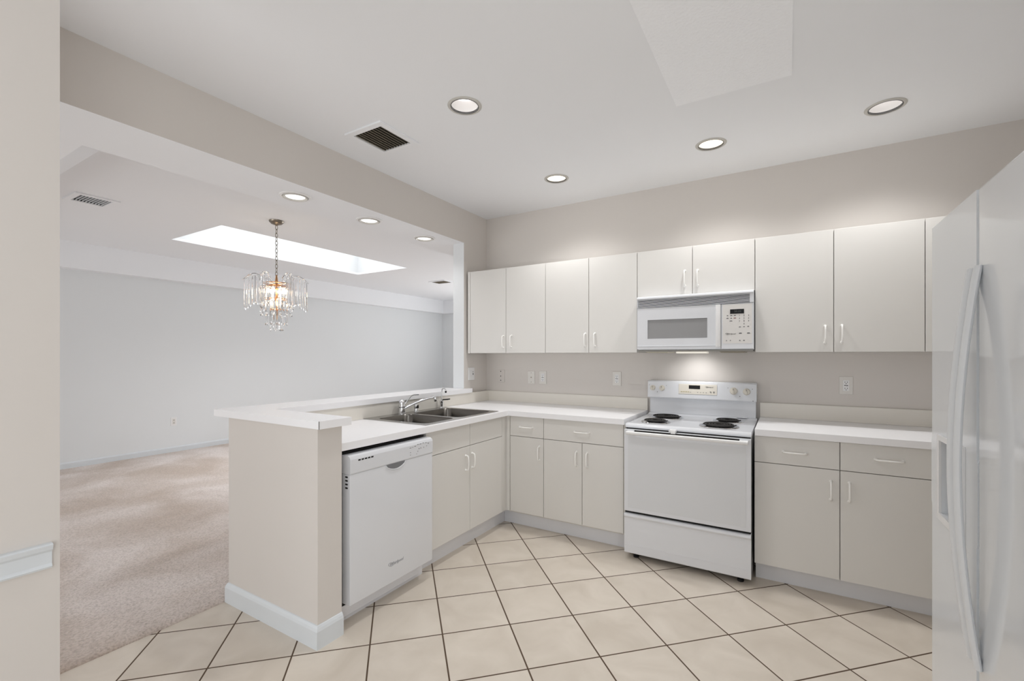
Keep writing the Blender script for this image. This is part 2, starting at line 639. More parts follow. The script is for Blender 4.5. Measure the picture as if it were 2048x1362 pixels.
# ------------------------------------------------------------------ low wall of the peninsula (the raised bar wall)
px0, px1, py0, py1 = -0.105, 0.662, -2.338, -2.206
b = MB()
b.prism([(px0, py0), (px1, py0), (px1, py1), (0.02, py1), (0.02, -0.361), (px0, -0.361)], 'z', 0, 1.009)
struct(b.build('wall_bar', 'wall_beige'))
def sweep(path, prof):
    """moulding profile (offset to the right of the path, height) swept along an open xy path with mitred corners"""
    t = bmesh.new()
    P = [Vector((p[0], p[1], 0)) for p in path]
    rings = []
    for i in range(len(P)):
        d0 = (P[i] - P[i - 1]).normalized() if i > 0 else (P[1] - P[0]).normalized()
        d1 = (P[i + 1] - P[i]).normalized() if i < len(P) - 1 else d0
        n0, n1 = Vector((d0.y, -d0.x, 0)), Vector((d1.y, -d1.x, 0))
        m = (n0 + n1)
        m = m * (2 / m.length_squared)
        rings.append([t.verts.new(P[i] + m * o + Vector((0, 0, z))) for o, z in prof])
    k = len(prof)
    for A, B in zip(rings, rings[1:]):
        for q in range(k):
            t.faces.new((A[q], A[(q + 1) % k], B[(q + 1) % k], B[q]))
    t.faces.new(rings[0])
    t.faces.new(rings[-1][::-1])
    bmesh.ops.recalc_face_normals(t, faces=t.faces)
    b = MB()
    b._join(t)
    return b


b = sweep([(px0, -0.365), (px0, py0), (px1, py0), (px1, py1)][::-1][::-1], [(-.0, 0), (.014, 0), (.014, .082), (.010, .094), (.004, .104), (-.0, .106)])
struct(b.build('baseboard_bar', 'trim'))

# raised bar top, L-shaped
bar = MB().prism([(-0.232, -2.353), (0.692, -2.353), (0.692, -2.172), (0.051, -2.172), (0.051, -0.300), (0.001, -0.300), (0.001, -0.363), (-0.232, -0.363)], 'z', 1.0095, 1.047, bev=0.0012)
bar_o = bar.build('bar_top', 'counter')
tag(bar_o, 'L-shaped white laminate bar top wrapping the low beige wall', 'countertop')
lab(MB().box(0.6905, 0.6928, -2.3538, -2.3515, 1.0098, 1.0468).build('edge_seam', 'wire_dark', bar_o), 'thin dark seam at the corner of the edge')


# ------------------------------------------------------------------ cabinets
def pull_path(c, along, out, L=0.1, H=0.026):
    c, a, o = Vector(c), Vector(along), Vector(out)
    pts = []
    prof = [(-.5, 0), (-.5, .45), (-.47, .75), (-.40, .93), (-.25, 1.0), (0, 1.04), (.25, 1.0), (.40, .93), (.47, .75), (.5, .45), (.5, 0)]
    return [c + a * (u * L) + o * (w * H) for u, w in prof]


def pull(parent, c, along, out, L=0.1):
    mb = MB().tube(pull_path(c, along, out, L), 0.0052, n=10)
    for s in (-.5, .5):
        p = Vector(c) + Vector(along) * (s * L)
        mb.lathe(p, [(0.0085, 0.0), (0.0085, 0.002), (0.006, 0.005)], n=14, axis=out)
    return mb.build('handle', 'pull', parent, smooth=True)


G = 0.0018   # half of the gap between fronts


def front(parent, name, x0, x1, z0, z1, y=-0.61, t=0.018, hpos=None, hdir=None, facing='y', L=0.1):
    """slab door or drawer front on plane y (facing -y) or on plane x (facing +x; x0,x1 are then y values)"""
    if facing == 'y':
        o = MB().box(x0 + G, x1 - G, y, y + t, z0 + G, z1 - G, bev=0.0016).build(name, 'cab', parent)
        if hpos: pull(o, (hpos[0], y, hpos[1]), (1, 0, 0) if hdir == 'h' else (0, 0, 1), (0, -1, 0), L)
    else:
        o = MB().box(y - t, y, x0 + G, x1 - G, z0 + G, z1 - G, bev=0.0016).build(name, 'cab', parent)
        if hpos: pull(o, (y, hpos[0], hpos[1]), (0, 1, 0) if hdir == 'h' else (0, 0, 1), (1, 0, 0), L)
    return o


ZD0, ZD1, ZK = 0.718, 0.873, 0.126
# --- narrow base cabinet in the corner
t = thing('base_cabinet', 'narrow white base cabinet with one drawer and one door in the inner corner', 'cabinet', (0.79, -0.3, 0), 'base cabinets')
MB().box(0.625, 0.938, -0.591, -0.002, 0.115, 0.8755).build('body', 'cab_in', t)
MB().box(0.600, 0.640, -0.612, -0.5915, ZK, 0.875, bev=.001).build('filler_strip', 'cab', t)
front(t, 'drawer', 0.642, 0.938, ZD0, ZD1, hpos=(0.788, 0.794), hdir='h', L=0.112)
front(t, 'door', 0.642, 0.938, ZK, ZD0, hpos=(0.901, 0.606))
MB().box(0.54, 0.938, -0.528, -0.50, 0, 0.115).build('toe_kick', 'kick', t)
# --- wide base cabinet left of the range
t = thing('base_cabinet', 'white base cabinet with one wide drawer over two doors left of the range', 'cabinet', (1.243, -0.3, 0), 'base cabinets')
MB().box(0.9385, 1.560, -0.591, -0.002, 0.115, 0.8755).build('body', 'cab_in', t)
front(t, 'drawer', 0.938, 1.552, ZD0, ZD1, hpos=(1.248, 0.794), hdir='h', L=0.112)
front(t, 'door', 0.938, 1.248, ZK, ZD0, hpos=(1.206, 0.600))
front(t, 'door', 1.248, 1.552, ZK, ZD0, hpos=(1.288, 0.600))
MB().box(0.9385, 1.562, -0.528, -0.50, 0, 0.115).build('toe_kick', 'kick', t)
MB().box(1.553, 1.562, -0.609, -0.5915, ZK, 0.875).build('end_strip', 'cab_in', t)
# --- base cabinet right of the range
t = thing('base_cabinet', 'white base cabinet with two drawers over two doors right of the range', 'cabinet', (2.75, -0.3, 0), 'base cabinets')
MB().box(2.345, 3.168, -0.591, -0.002, 0.115, 0.8755).build('body', 'cab_in', t)
front(t, 'drawer', 2.341, 2.755, ZD0, ZD1, hpos=(2.545, 0.792), hdir='h', L=0.112)
front(t, 'drawer', 2.755, 3.168, ZD0, ZD1, hpos=(2.964, 0.797), hdir='h', L=0.112)
front(t, 'door', 2.341, 2.755, ZK - .01, ZD0, hpos=(2.714, 0.603))
front(t, 'door', 2.755, 3.168, ZK - .01, ZD0, hpos=(2.796, 0.606))
MB().box(2.345, 3.168, -0.528, -0.50, 0, 0.113).build('toe_kick', 'kick', t)
# --- blind corner base beside the refrigerator (mostly hidden)
t = thing('base_cabinet', 'plain white corner base cabinet tucked behind the refrigerator', 'cabinet', (3.45, -0.3, 0), 'base cabinets')
MB().box(3.1685, XR - .002, -0.591, -0.002, 0.115, 0.8755).build('body', 'cab_in', t)
front(t, 'door', 3.17, XR - .002, ZK, ZD1)
MB().box(3.1685, XR - .002, -0.528, -0.50, 0, 0.113).build('toe_kick', 'kick', t)
# --- sink cabinet in the peninsula (faces +x)
t = thing('base_cabinet', 'white sink cabinet with two doors and false fronts beside the dishwasher', 'cabinet', (0.3, -1.1, 0), 'base cabinets')
b = MB()
b.box(0.022, 0.591, -1.545, -1.53, 0.115, 0.8755).box(0.022, 0.591, -0.70, -0.685, 0.115, 0.8755)
b.box(0.022, 0.591, -1.53, -0.70, 0.115, 0.13).box(0.022, 0.035, -1.53, -0.70, 0.13, 0.8755)
b.box(0.575, 0.591, -1.53, -0.70, 0.13, 0.8755)
b.build('body', 'cab_in', t)
front(t, 'false_front', -1.548, -1.095, ZD0, ZD1, y=0.61, facing='x')
front(t, 'false_front', -1.095, -0.677, ZD0, ZD1, y=0.61, facing='x')
front(t, 'door', -1.548, -1.095, ZK, ZD0, y=0.61, facing='x', hpos=(-1.145, 0.606))
front(t, 'door', -1.095, -0.677, ZK, ZD0, y=0.61, facing='x', hpos=(-1.072, 0.610))
MB().box(0.510, 0.539, -1.545, -0.529, 0, 0.115).build('toe_kick', 'kick', t)
MB().box(0.5915, 0.609, -0.675, -0.614, ZK, 0.875, bev=.001).build('filler_strip', 'cab', t)
# --- end panel between low wall and dishwasher
tag(MB().box(0.03, 0.612, -2.2055, -2.186, 0.0, 0.8755).build('end_panel', 'cab'), 'narrow white cabinet end panel between low wall and dishwasher', 'panel')

# ------------------------------------------------------------------ worktops
SKX = (0.085, 0.585)      # sink cut-out
SKY_ = (-1.515, -0.745)
b = MB()
b.cells([0.021, SKX[0], SKX[1], 0.638, 1.562], [-2.2055, SKY_[0], SKY_[1], -0.636, -0.002],
        lambda x, y: (x > 0.638 and y < -0.636) or (SKX[0] < x < SKX[1] and SKY_[0] < y < SKY_[1]), 0.876, 0.914, 'z')
top = b.build('worktop', 'counter')
tag(top, 'L-shaped white laminate worktop with the sink, running to the range', 'countertop', 'worktops')
b = MB().prism([(0.021, -2.2055), (0.040, -2.2055), (0.040, -0.021), (1.562, -0.021), (1.562, -0.002), (0.021, -0.002)], 'z', 0.9145, 1.0085, bev=.0015)
b.build('backsplash', 'splash', top)
b = MB().box(2.345, XR - .002, -0.636, -0.002, 0.876, 0.914, bev=.001)
top = b.build('worktop', 'counter')
tag(top, 'short white laminate worktop between range and refrigerator', 'countertop', 'worktops')
MB().box(2.345, XR - .002, -0.021, -0.002, 0.9145, 1.016, bev=.0015).build('backsplash', 'splash', top)

# ------------------------------------------------------------------ wall cabinets
ZU0, ZU1 = 1.367, 2.107


def wall_cab(label, x0, x1, splits, z0, z1, handles, filler=None, L=0.1):
    t = thing('wall_cabinet', label, 'cabinet', ((x0 + x1) / 2, -0.002, z0), 'wall cabinets')
    MB().box(x0 + .0008, x1 - .0008, -0.309, -0.002, z0 + .001, z1).build('body', 'cab', t)
    if filler:
        MB().box(filler[0], filler[1], -0.328, -0.3095, z0, z1, bev=.001).build('filler_strip', 'cab', t)
    for (a, c), hp in zip(splits, handles):
        front(t, 'door', a, c, z0, z1, y=-0.328, hpos=hp, L=L)
    return t


wall_cab('white two-door wall cabinet nearest the pass-through opening', 0.018, 0.81, [(0.046, 0.428), (0.428, 0.81)], ZU0, ZU1, [(0.402, 1.466), (0.484, 1.468)], filler=(0.019, 0.0445))
wall_cab('white two-door wall cabinet touching the left side of the microwave', 0.81, 1.565, [(0.81, 1.188), (1.188, 1.565)], ZU0, ZU1, [(1.158, 1.466), (1.238, 1.467)])
wall_cab('short white two-door wall cabinet right above the microwave', 1.565, 2.33, [(1.565, 1.948), (1.948, 2.33)], 1.768, ZU1, [(1.898, 1.884), (1.982, 1.881)], L=0.105)
wall_cab('large white two-door wall cabinet right of the microwave', 2.33, 3.162, [(2.33, 2.748), (2.748, 3.162)], ZU0, ZU1, [(2.706, 1.474), (2.788, 1.476)])
wall_cab('plain white corner wall cabinet partly hidden by the refrigerator', 3.162, XR - .002, [(3.162, XR - .004)], ZU0, ZU1, [None])

# ------------------------------------------------------------------ microwave
mx0, mx1, my, mz0, mz1 = 1.586, 2.327, -0.40, 1.386, 1.7665
mw = thing('microwave', 'white over-the-range microwave with grey window mounted under the short cabinet', 'microwave', ((mx0 + mx1) / 2, -0.2, mz0))
MB().box(mx0, mx1, my + .035, -0.003, mz0, mz1 - .0005, bev=.002).build('body', 'white', mw)
# vent grille: curved cap, end pieces, slats, dark backing
b = MB()
cap = [(my + .036, 1.7655), (my + .004, 1.7655), (my - .006, 1.760), (my - .009, 1.750), (my - .004, 1.7435), (my + .036, 1.7435)]
b.prism(cap, 'x', mx0, mx1, bev=.001)
b.box(mx1 - .022, mx1, my - .003, my + .034, 1.686, 1.7435)
b.box(mx0, mx0 + .004, my - .003, my + .034, 1.686, 1.7435)
for k in range(7):
    z = 1.6875 + k * 0.0083
    b.box(mx0 + .004, mx1 - .022, my - .003, my + .005, z, z + .0037)
gr = b.build('vent_grille', 'white', mw)
lab(MB().box(mx0 + .004, mx1 - .022, my + .0305, my + .0345, 1.686, 1.7435).build('grille_backing', 'dark', gr), 'dark backing for the shade behind the white slats')  # dark sheet gives the hollow behind the slats its shade
dx1 = 2.137
d = MB().cells([mx0, 1.660, 2.053, dx1 - .0012], [1.390, 1.4655, 1.5975, 1.684], lambda x, z: 1.66 < x < 2.053 and 1.4655 < z < 1.5975, my, my + .034, 'y').build('door', 'white', mw)
b = MB().box(1.661, 2.052, my + .004, my + .012, 1.4665, 1.5965, bev=.0015)
lab(b.build('window', 'window', d), 'grey see-through screen window')
b = MB().prism([(2.104, my), (2.108, my - .012), (2.116, my - .018), (2.126, my - .018), (2.133, my - .012), (2.1355, my)], 'z', 1.404, 1.680, bev=.001)
b.build('handle', 'white_plastic', d, smooth=True)
b = MB().box(mx0, dx1 - .032, my - .004, my, 1.4105, 1.414, bev=.001).box(mx0, dx1 - .0012, my - .002, my, 1.390, 1.4085)
b.build('lower_trim', 'white', d)
cp = MB().box(dx1 + .0012, mx1, my, my + .034, 1.390, 1.684, bev=.0015).build('control_panel', 'white', mw)
MB().box(dx1 + .010, mx1 - .010, my - .0012, my, 1.425, 1.678).build('keypad', mat('keypad membrane', S(222, 220, 217), 0.45, var=.01), cp)
yk = my - .0014
dsp = MB().box(2.191, 2.272, my - .003, my - .001, 1.617, 1.646).build('display', 'display', cp)
b = MB()
text_mb(b, '88:88', 0.018, (2.236, my - .0032, 1.631), (1, 0, 0), (0, 0, 1), (0, -1, 0))
lab(b.build('clock_digits', mat('faint display digits', S(70, 74, 72), 0.5, var=0.02), dsp), 'faint grey clock digits')
b = MB()
for r, row in enumerate(('1 2 3', '4 5 6', '7 8 9', '  0  ')):
    for c, ch in enumerate(row.split(' ') if r < 3 else ['', '0', '']):
        if ch: text_mb(MB(), ch, 0.0125, (2.246 + c * .026, yk, 1.604 - r * .018), (1, 0, 0), (0, 0, 1), (0, -1, 0)).build('number_key', 'legend_dark', cp)
for (x, z, s) in ((2.176, 1.606, .010), (2.198, 1.606, .012), (2.219, 1.606, .012), (2.176, 1.589, .014), (2.198, 1.589, .011), (2.196, 1.571, .018),
                  (2.248, 1.531, .012), (2.272, 1.532, .009), (2.296, 1.533, .012), (2.170, 1.444, .006), (2.193, 1.445, .006), (2.248, 1.444, .008), (2.272, 1.444, .010)):
    MB().box(x - s / 2, x + s / 2, yk - .0004, yk, z - .0026, z - .0004).box(x - s / 2.6, x + s / 2.6, yk - .0004, yk, z - .0004, z + .0022).build('key_legend', 'legend', cp)
for (x, z) in ((2.251, 1.490), (2.298, 1.490)):
    MB().box(x - .009, x + .009, yk - .0004, yk, z - .003, z - .0002).box(x - .007, x + .007, yk - .0004, yk, z - .0002, z + .0035).build('key_legend', 'legend', cp)
b = MB().box(2.211, 2.227, yk - .0004, yk, 1.5865, 1.5885).box(2.212, 2.226, yk - .0004, yk, 1.590, 1.592)
b.build('stop_legend', 'legend_red', cp)
b = MB()
logo_mb(b, 0.013, (2.196, yk, 1.487), (1, 0, 0), (0, 0, 1), (0, -1, 0))
b.build('maker_lettering', 'legend_dark', cp)
b = MB().box(mx0 + .005, mx1 - .005, my + .03, -0.01, 1.374, mz0 - .0002, bev=.002)
b.build('underside', mat('underside metal', S(150, 148, 142), 0.4, var=.04), mw)
for x in (1.635, 2.12):
    f = MB().prism([(x, 1.3738), (x + .155, 1.3738), (x + .147, 1.366), (x + .012, 1.366)], 'y', my + .05, -0.12).build('grease_filter', mat('filter frame', S(196, 190, 172), 0.4, var=.04) if x < 2 else 'louver', mw)
lab(MB().box(1.845, 2.045, my + .045, my + .13, 1.362, 1.3738, bev=.003).build('lamp_lens', 'lens', mw), 'lit lamp lens under the microwave')

# ------------------------------------------------------------------ range
rx0, rx1, rz = 1.584, 2.330, 0.892
rg = thing('range', 'white freestanding electric range with four black coil burners', 'stove', ((rx0 + rx1) / 2, -0.34, 0))
MB().box(rx0 + .002, rx1 - .002, -0.655, -0.012, 0.03, 0.868).build('body', 'white', rg)
b = MB()
b.prism([(-0.672, .868), (-0.675, .878), (-0.668, .890), (-0.655, .8955), (-0.62, .8955), (-0.605, .8915), (-0.10, .8945), (-0.06, .9055), (-0.012, .9055), (-0.012, .868)], 'x', rx0, rx1, bev=.0015)
ct = b.build('cooktop', 'white', rg, smooth=True)


def burner(x, y, r):
    z = 0.893
    dp = MB().ring((x, y, z), [(r + .020, .000), (r + .018, .0045), (r + .011, .005), (r + .006, .002), (r + .006, 0.0)]).lathe((x, y, z - .002), [(r + .008, .0005), (r + .008, .003)], n=40).build('drip_pan', 'chrome', ct, smooth=True)
    pts = []
    turns = 5 if r > .085 else 4
    n = turns * 28
    for k in range(n + 1):
        a = 2 * math.pi * turns * k / n
        rr = .018 + (r - .018) * k / n
        pts.append((x + rr * math.cos(a), y + rr * math.sin(a), z + .0125))
    mb = MB().tube(pts, 0.0052, n=6, rb=0.0042)
    for a in (0.5, 2.6, 4.7):
        mb.box(x - .004, x + r * .98, y - .002, y + .002, z + .004, z + .009, rot=Matrix.Rotation(a, 4, 'Z'), piv=(x, y, z))
    mb.lathe((x, y, z + .003), [(.014, 0), (.014, .008)], n=16)
    o = mb.build('burner_coil', 'coil', ct, smooth=True)
    return o


burner(1.752, -0.222, .098)
burner(1.738, -0.492, .077)
burner(2.160, -0.215, .077)
burner(2.134, -0.478, .098)
MB().box(2.20, 2.27, -0.085, -0.062, .9055, .909, bev=.001).build('oven_vent', 'white', ct)
# backguard
bgd = MB().box(rx0 + .008, rx1 - .008, -0.062, -0.012, .9057, 1.03, bev=.002).prism([(-.012, 1.024), (-.098, 1.024), (-.100, 1.030), (-.088, 1.146), (-.080, 1.154), (-.012, 1.154)], 'x', rx0 - .002, rx1 - .002, bev=.002).build('backguard', 'white', rg)
def byf(z): return -.1002 + (z - 1.03) * .012 / .116   # front plane of the panel
nf = Vector((0, -1, .103)).normalized()
upv = Vector((0, .103, 1)).normalized()
pc = MB().prism([(byf(1.060), 1.060), (byf(1.060) - .003, 1.061), (byf(1.134) - .003, 1.133), (byf(1.134), 1.134)], 'x', 1.812, 2.076).build('clock_panel', 'beige_plastic', bgd)
MB().prism([(byf(1.100) - .003, 1.100), (byf(1.100) - .0045, 1.100), (byf(1.126) - .0045, 1.126), (byf(1.126) - .003, 1.126)], 'x', 1.884, 1.962).build('clock_display', 'display', bgd)
b = MB()
for k in range(4):
    x = 1.834 + k * .016
    b.box(x - .006, x + .006, byf(1.078) - .0045, byf(1.078) - .0028, 1.074, 1.081)
b.build('oven_keys', mat('tan key pads', S(190, 180, 150), .4, var=.04), bgd)
b = MB()
for x in (1.897, 1.946, 1.966, 1.985, 2.004, 2.036, 2.056):
    MB().box(x - .0045, x + .0045, byf(1.080) - .0042, byf(1.080) - .0028, 1.0755, 1.077).box(x - .001, x + .001, byf(1.076) - .0042, byf(1.076) - .0028, 1.071, 1.0756).build('key_legend', 'legend', bgd)
for x in (2.034, 2.056):
    MB().box(x - .005, x + .005, byf(1.072) - .0044, byf(1.072) - .0030, 1.080, 1.084).build('key_legend', 'legend', bgd)
b = MB()
logo_mb(b, 0.0115, (2.026, byf(1.115) - .0034, 1.115), (1, 0, 0), upv, nf)
b.build('maker_lettering', 'legend_dark', bgd)


def knob(x, z, r, ang):
    c = Vector((x, byf(z), z))
    mb = MB().lathe(c, [(r + .003, 0), (r + .002, .003), (r, .005), (r * .96, .016), (r * .88, .019)], n=28, axis=nf)
    q = Matrix.Rotation(ang, 4, 'Y')
    mb.box(x - .0045, x + .0045, c.y - .028, c.y - .016, z - r * .85, z + r * .85, bev=.002, rot=q, piv=c)
    k = mb.build('knob', 'beige_plastic', bgd, smooth=True)
    MB().box(x - .0012, x + .0012, c.y - .0295, c.y - .0275, z + r * .25, z + r * .86, rot=q, piv=c).build('pointer', 'legend_dark', k)


knob(1.620, 1.098, .018, .1)
knob(1.690, 1.098, .019, .0)
knob(2.184, 1.094, .023, .0)
knob(2.266, 1.092, .021, .0)
for x, z, r in ((1.655, 1.068, .0028), (2.224, 1.058, .0028), (1.592, 1.119, .0022), (1.722, 1.119, .002), (2.147, 1.115, .002), (2.302, 1.112, .0024), (2.306, 1.030, .0028)):
    MB().lathe((x, byf(z), z), [(r, 0), (r, .001)], n=10, axis=nf).build('indicator_dot', 'legend_dark', bgd)
# oven door, bar handle, latch, storage drawer, feet
MB().box(rx0 + .004, rx1 - .004, -0.668, -0.6555, .826, .866).build('vent_gap_shade', 'dark', rg)  # dark strip: shade of the gap under the cooktop put into colour
dr = MB().box(rx0, rx1, -0.700, -0.657, 0.322, 0.860, bev=.003).build('oven_door', 'white', rg)
MB().box(rx0 + .026, rx1 - .026, -0.7012, -0.7, .345, .812, bev=.0005).build('door_panel', mat('enamel door skin', S(212, 214, 217), .18, var=.005, coat=.4), dr)
hp = [(-.736, .832), (-.741, .838), (-.741, .848), (-.735, .853), (-.724, .852), (-.719, .843), (-.724, .833)]
hd = MB().prism(hp, 'x', rx0 + .022, rx1 - .014, bev=.0015)
for x in (rx0 + .022, rx1 - .060):
    hd.box(x, x + .046, -0.728, -0.699, .830, .852, bev=.003)
hd.build('bar_handle', 'white_plastic', dr, smooth=True)
MB().box(rx0 + .068, rx1 - .06, -0.7015, -0.6995, .843, .8575).build('handle_shade_strip', 'dark', dr)  # dark strip on the door stands for the shade above the handle
MB().box(1.872, 1.915, -0.716, -0.666, .866, .8795, bev=.003).box(1.885, 1.913, -.72, -.70, .857, .874, bev=.002).build('door_latch', 'white_plastic', rg)
MB().box(rx0 + .002, rx1 - .002, -0.68, -0.656, .304, .322).build('drawer_gap_shade', 'dark', rg)  # shade between door and drawer put in as a dark strip
MB().prism([(-.657, .046), (-.697, .046), (-.699, .05), (-.699, .276), (-.711, .290), (-.709, .302), (-.699, .306), (-.657, .306)], 'x', rx0, rx1, bev=.0018).build('storage_drawer', 'white', rg)
MB().box(rx0 + .004, rx1 - .004, -.7002, -.699, .100, .1015).build('drawer_crease', 'kick', rg)
for x in (rx0 + .06, rx1 - .06):
    for y in (-.63, -.08):
        MB().lathe((x, y, 0), [(.018, 0), (.018, .012), (.010, .016), (.010, .0305)], n=16).build('foot', 'rubber', rg)
MB().box(rx0 + .01, rx1 - .01, -.60, -.59, .012, .0295).build('base_rail', 'black', rg)

# ------------------------------------------------------------------ dishwasher
dw = thing('dishwasher', 'white built-in dishwasher with slightly ajar door in the peninsula', 'dishwasher', (0.4, -1.86, 0))
MB().box(0.03, 0.600, -2.172, -1.560, 0.088, 0.860).build('tub', 'black', dw)
rotd = Matrix.Rotation(math.radians(0.5), 4, 'Y')
pv = (0.64, -1.86, 0.115)
dx = 0.672
b = MB().box(0.612, dx, -2.166, -1.560, .113, .7583, bev=.004, seg=3)
ddoor = b.build('door', 'white', dw, smooth=True)
# control panel with a sloped brow and a pocket handle
cpn = [(0.612, .759), (dx, .759), (dx + .003, .764), (dx + .003, .832), (dx - .004, .846), (dx - .016, .852), (.612, .852)]
b = MB().prism(cpn, 'y', -2.166, -1.560, bev=.002)
dcp = b.build('control_panel', 'white', dw)
# pocket handle: flat grey patch, the scoop's shade put into its colour
pts = [(-1.935 + .148 * k / 14, .758 - .030 * math.sin(math.pi * k / 14) ** .6) for k in range(15)]
lab(MB().prism(pts, 'x', dx + .0015, dx + .0022).build('pocket_shade', mat('shaded pocket', S(120, 121, 124), .5, var=.05), ddoor), 'flat grey patch for the shade in the pocket handle')
b = MB()
n = 15
lip = [(dx + .002, -1.935 + .148 * k / 14, .758 - .032 * math.sin(math.pi * k / 14) ** .6) for k in range(n)]
b.tube(lip, .0028, n=6)
b.build('pocket_rim', 'white', ddoor, smooth=True)
b = MB()
for k in range(5):
    y = -2.118 + k * .0205
    b.box(dx + .0025, dx + .0034, y, y + .0155, .820, .8275)
b.build('vent_slots', 'dark', dcp)
b = MB()
for k in range(4):
    z = .688 + k * .018
    b.box(dx - .034, dx - .016, -2.1672, -2.1662, z, z + .008)
b.build('side_slots', 'dark', ddoor)
b = MB()
xx = dx + .0031
for (y, z, w, hh) in ((-1.75, .832, .012, .003), (-1.732, .833, .010, .002), (-1.712, .836, .012, .003), (-1.690, .843, .010, .003), (-1.668, .842, .014, .003), (-1.645, .844, .012, .003),
                      (-1.622, .842, .010, .003), (-1.600, .835, .008, .004), (-1.75, .806, .006, .003), (-1.75, .792, .005, .003), (-1.68, .817, .005, .006), (-1.69, .803, .006, .003), (-1.665, .818, .004, .007),
                      (-1.64, .818, .005, .004), (-1.615, .822, .005, .003), (-1.70, .79, .004, .003)):
    MB().box(xx, xx + .0005, y - w / 2, y + w / 2, z - hh / 2 - .012, z + hh / 2 - .012).build('key_legend', 'legend', dcp)
b = MB()
logo_mb(b, 0.024, (dx + .0012, -1.855, .214), (0, 1, 0), (0, 0, 1), (1, 0, 0))
b.build('maker_lettering', mat('silver lettering', S(165, 166, 170), .4, var=.03), ddoor)
MB().box(0.585, 0.600, -2.184, -1.575, 0.028, 0.095, bev=.002).build('toe_panel', 'kick', dw)
MB().box(0.56, 0.58, -2.172, -1.55, 0.0, 0.087).build('kick_plate', 'kick', dw)

# ------------------------------------------------------------------ sink, faucet, sprayer, water tap
sk = thing('sink', 'stainless steel double bowl sink set in the peninsula worktop', 'sink', (0.33, -1.13, 0.914))
sx0, sx1, sy0, sy1 = 0.042, 0.602, -1.542, -0.717
bowls = [(0.125, 0.570, -1.505, -1.200), (0.125, 0.570, -1.165, -0.757)]
zr = 0.9145


def rrect(x0, x1, y0, y1, r, n=6):
    pts = []
    for cx, cy, a0 in ((x1 - r, y1 - r, 0), (x0 + r, y1 - r, 90), (x0 + r, y0 + r, 180), (x1 - r, y0 + r, 270)):
        for k in range(n + 1):
            a = math.radians(a0 + 90 * k / n)
            pts.append((cx + r * math.cos(a), cy + r * math.sin(a)))
    return pts


# rim plate with two rounded openings
b = MB()
xs_ = [sx0, bowls[0][0], bowls[0][1], sx1]
ys_ = [sy0, bowls[0][2], bowls[0][3], bowls[1][2], bowls[1][3], sy1]
b.cells(xs_, ys_, lambda x, y: any(q[0] < x < q[1] and q[2] < y < q[3] for q in bowls), zr, zr + .004, 'z')
for q in bowls:   # fill the corners up to the rounded outline
    r, n = .05, 6
    for cx, cy, sxn, syn in ((q[1], q[3], 1, 1), (q[0], q[3], -1, 1), (q[0], q[2], -1, -1), (q[1], q[2], 1, -1)):
        c0 = (cx - sxn * r, cy - syn * r)
        arc = [(c0[0] + sxn * r * math.cos(math.radians(90 * k / n)), c0[1] + syn * r * math.sin(math.radians(90 * k / n))) for k in range(n + 1)]
        b.prism([(cx, cy)] + arc, 'z', zr, zr + .004)
rim = b.build('rim', 'steel', sk)
for q in bowls:
    t_ = bmesh.new()
    lev = [(0, zr + .004, .05), (.006, zr - .004, .05), (.012, zr - .10, .055), (.02, zr - .165, .06), (.05, zr - .178, .06)]
    rings = []
    for ins, z, r in lev:
        rings.append([t_.verts.new((x, y, z)) for x, y in rrect(q[0] + ins, q[1] - ins, q[2] + ins, q[3] - ins, r)])
    m_ = len(rings[0])
    for a_, c_ in zip(rings, rings[1:]):
        for k in range(m_):
            t_.faces.new((a_[k], a_[(k + 1) % m_], c_[(k + 1) % m_], c_[k]))
    t_.faces.new(rings[-1])
    bmesh.ops.recalc_face_normals(t_, faces=t_.faces)
    for f_ in t_.faces: f_.normal_flip()
    b = MB()
    b._join(t_)
    bo = b.build('bowl', 'bowl', sk, smooth=True)
    cx, cy = (q[0] + q[1]) / 2, (q[2] + q[3]) / 2
    MB().ring((cx, cy, zr - .178), [(.042, .001), (.042, .004), (.036, .004), (.030, .001)]).lathe((cx, cy, zr - .178), [(.03, .0), (.03, .002)], n=24).build('drain', 'chrome', bo, smooth=True)

fz = zr + .0045
fc = thing('faucet', 'chrome single lever kitchen faucet with long spout on sink rim', 'faucet', (0.085, -1.225, fz))
fx_, fy_ = 0.085, -1.225
MB().lathe((fx_, fy_, fz), [(.030, 0), (.030, .006), (.024, .010), (.023, .046)], n=28).build('base', 'chrome', fc, smooth=True)
MB().lathe((fx_, fy_, fz + .047), [(.0215, 0), (.0215, .003)], n=28).build('collar', 'dark', fc)
MB().lathe((fx_, fy_, fz + .0505), [(.0235, 0), (.0235, .030), (.021, .044), (.012, .052), (.001, .054)], n=28).build('head', 'chrome', fc, smooth=True)
tip = Vector((0.245, -1.055, fz + .118))
p0 = Vector((fx_, fy_, fz + .028))
dirn = (tip - p0)
pts = [p0 + dirn * (k / 10) + Vector((0, 0, .012 * math.sin(math.pi * k / 10))) for k in range(11)]
MB().tube(pts, [.0085] * 8 + [.008, .0078, .0078], n=12).build('spout', 'chrome', fc, smooth=True)
MB().lathe(tip - Vector((-.008, -.008, .036)), [(.007, 0), (.010, .004), (.010, .03), (.007, .038)], n=18).build('aerator', 'chrome', fc, smooth=True)
lv = [(fx_ + .012, fy_ + .016, fz + .07), (fx_ + .022, fy_ + .03, fz + .088), (fx_ + .04, fy_ + .055, fz + .128), (fx_ + .050, fy_ + .072, fz + .136), (fx_ + .07, fy_ + .105, fz + .136)]
MB().tube(lv, .0042, n=8).build('lever', 'chrome', fc, smooth=True)
sp = thing('sprayer', 'small chrome side sprayer on the sink rim beside the faucet', 'sprayer', (0.085, -1.075, fz))
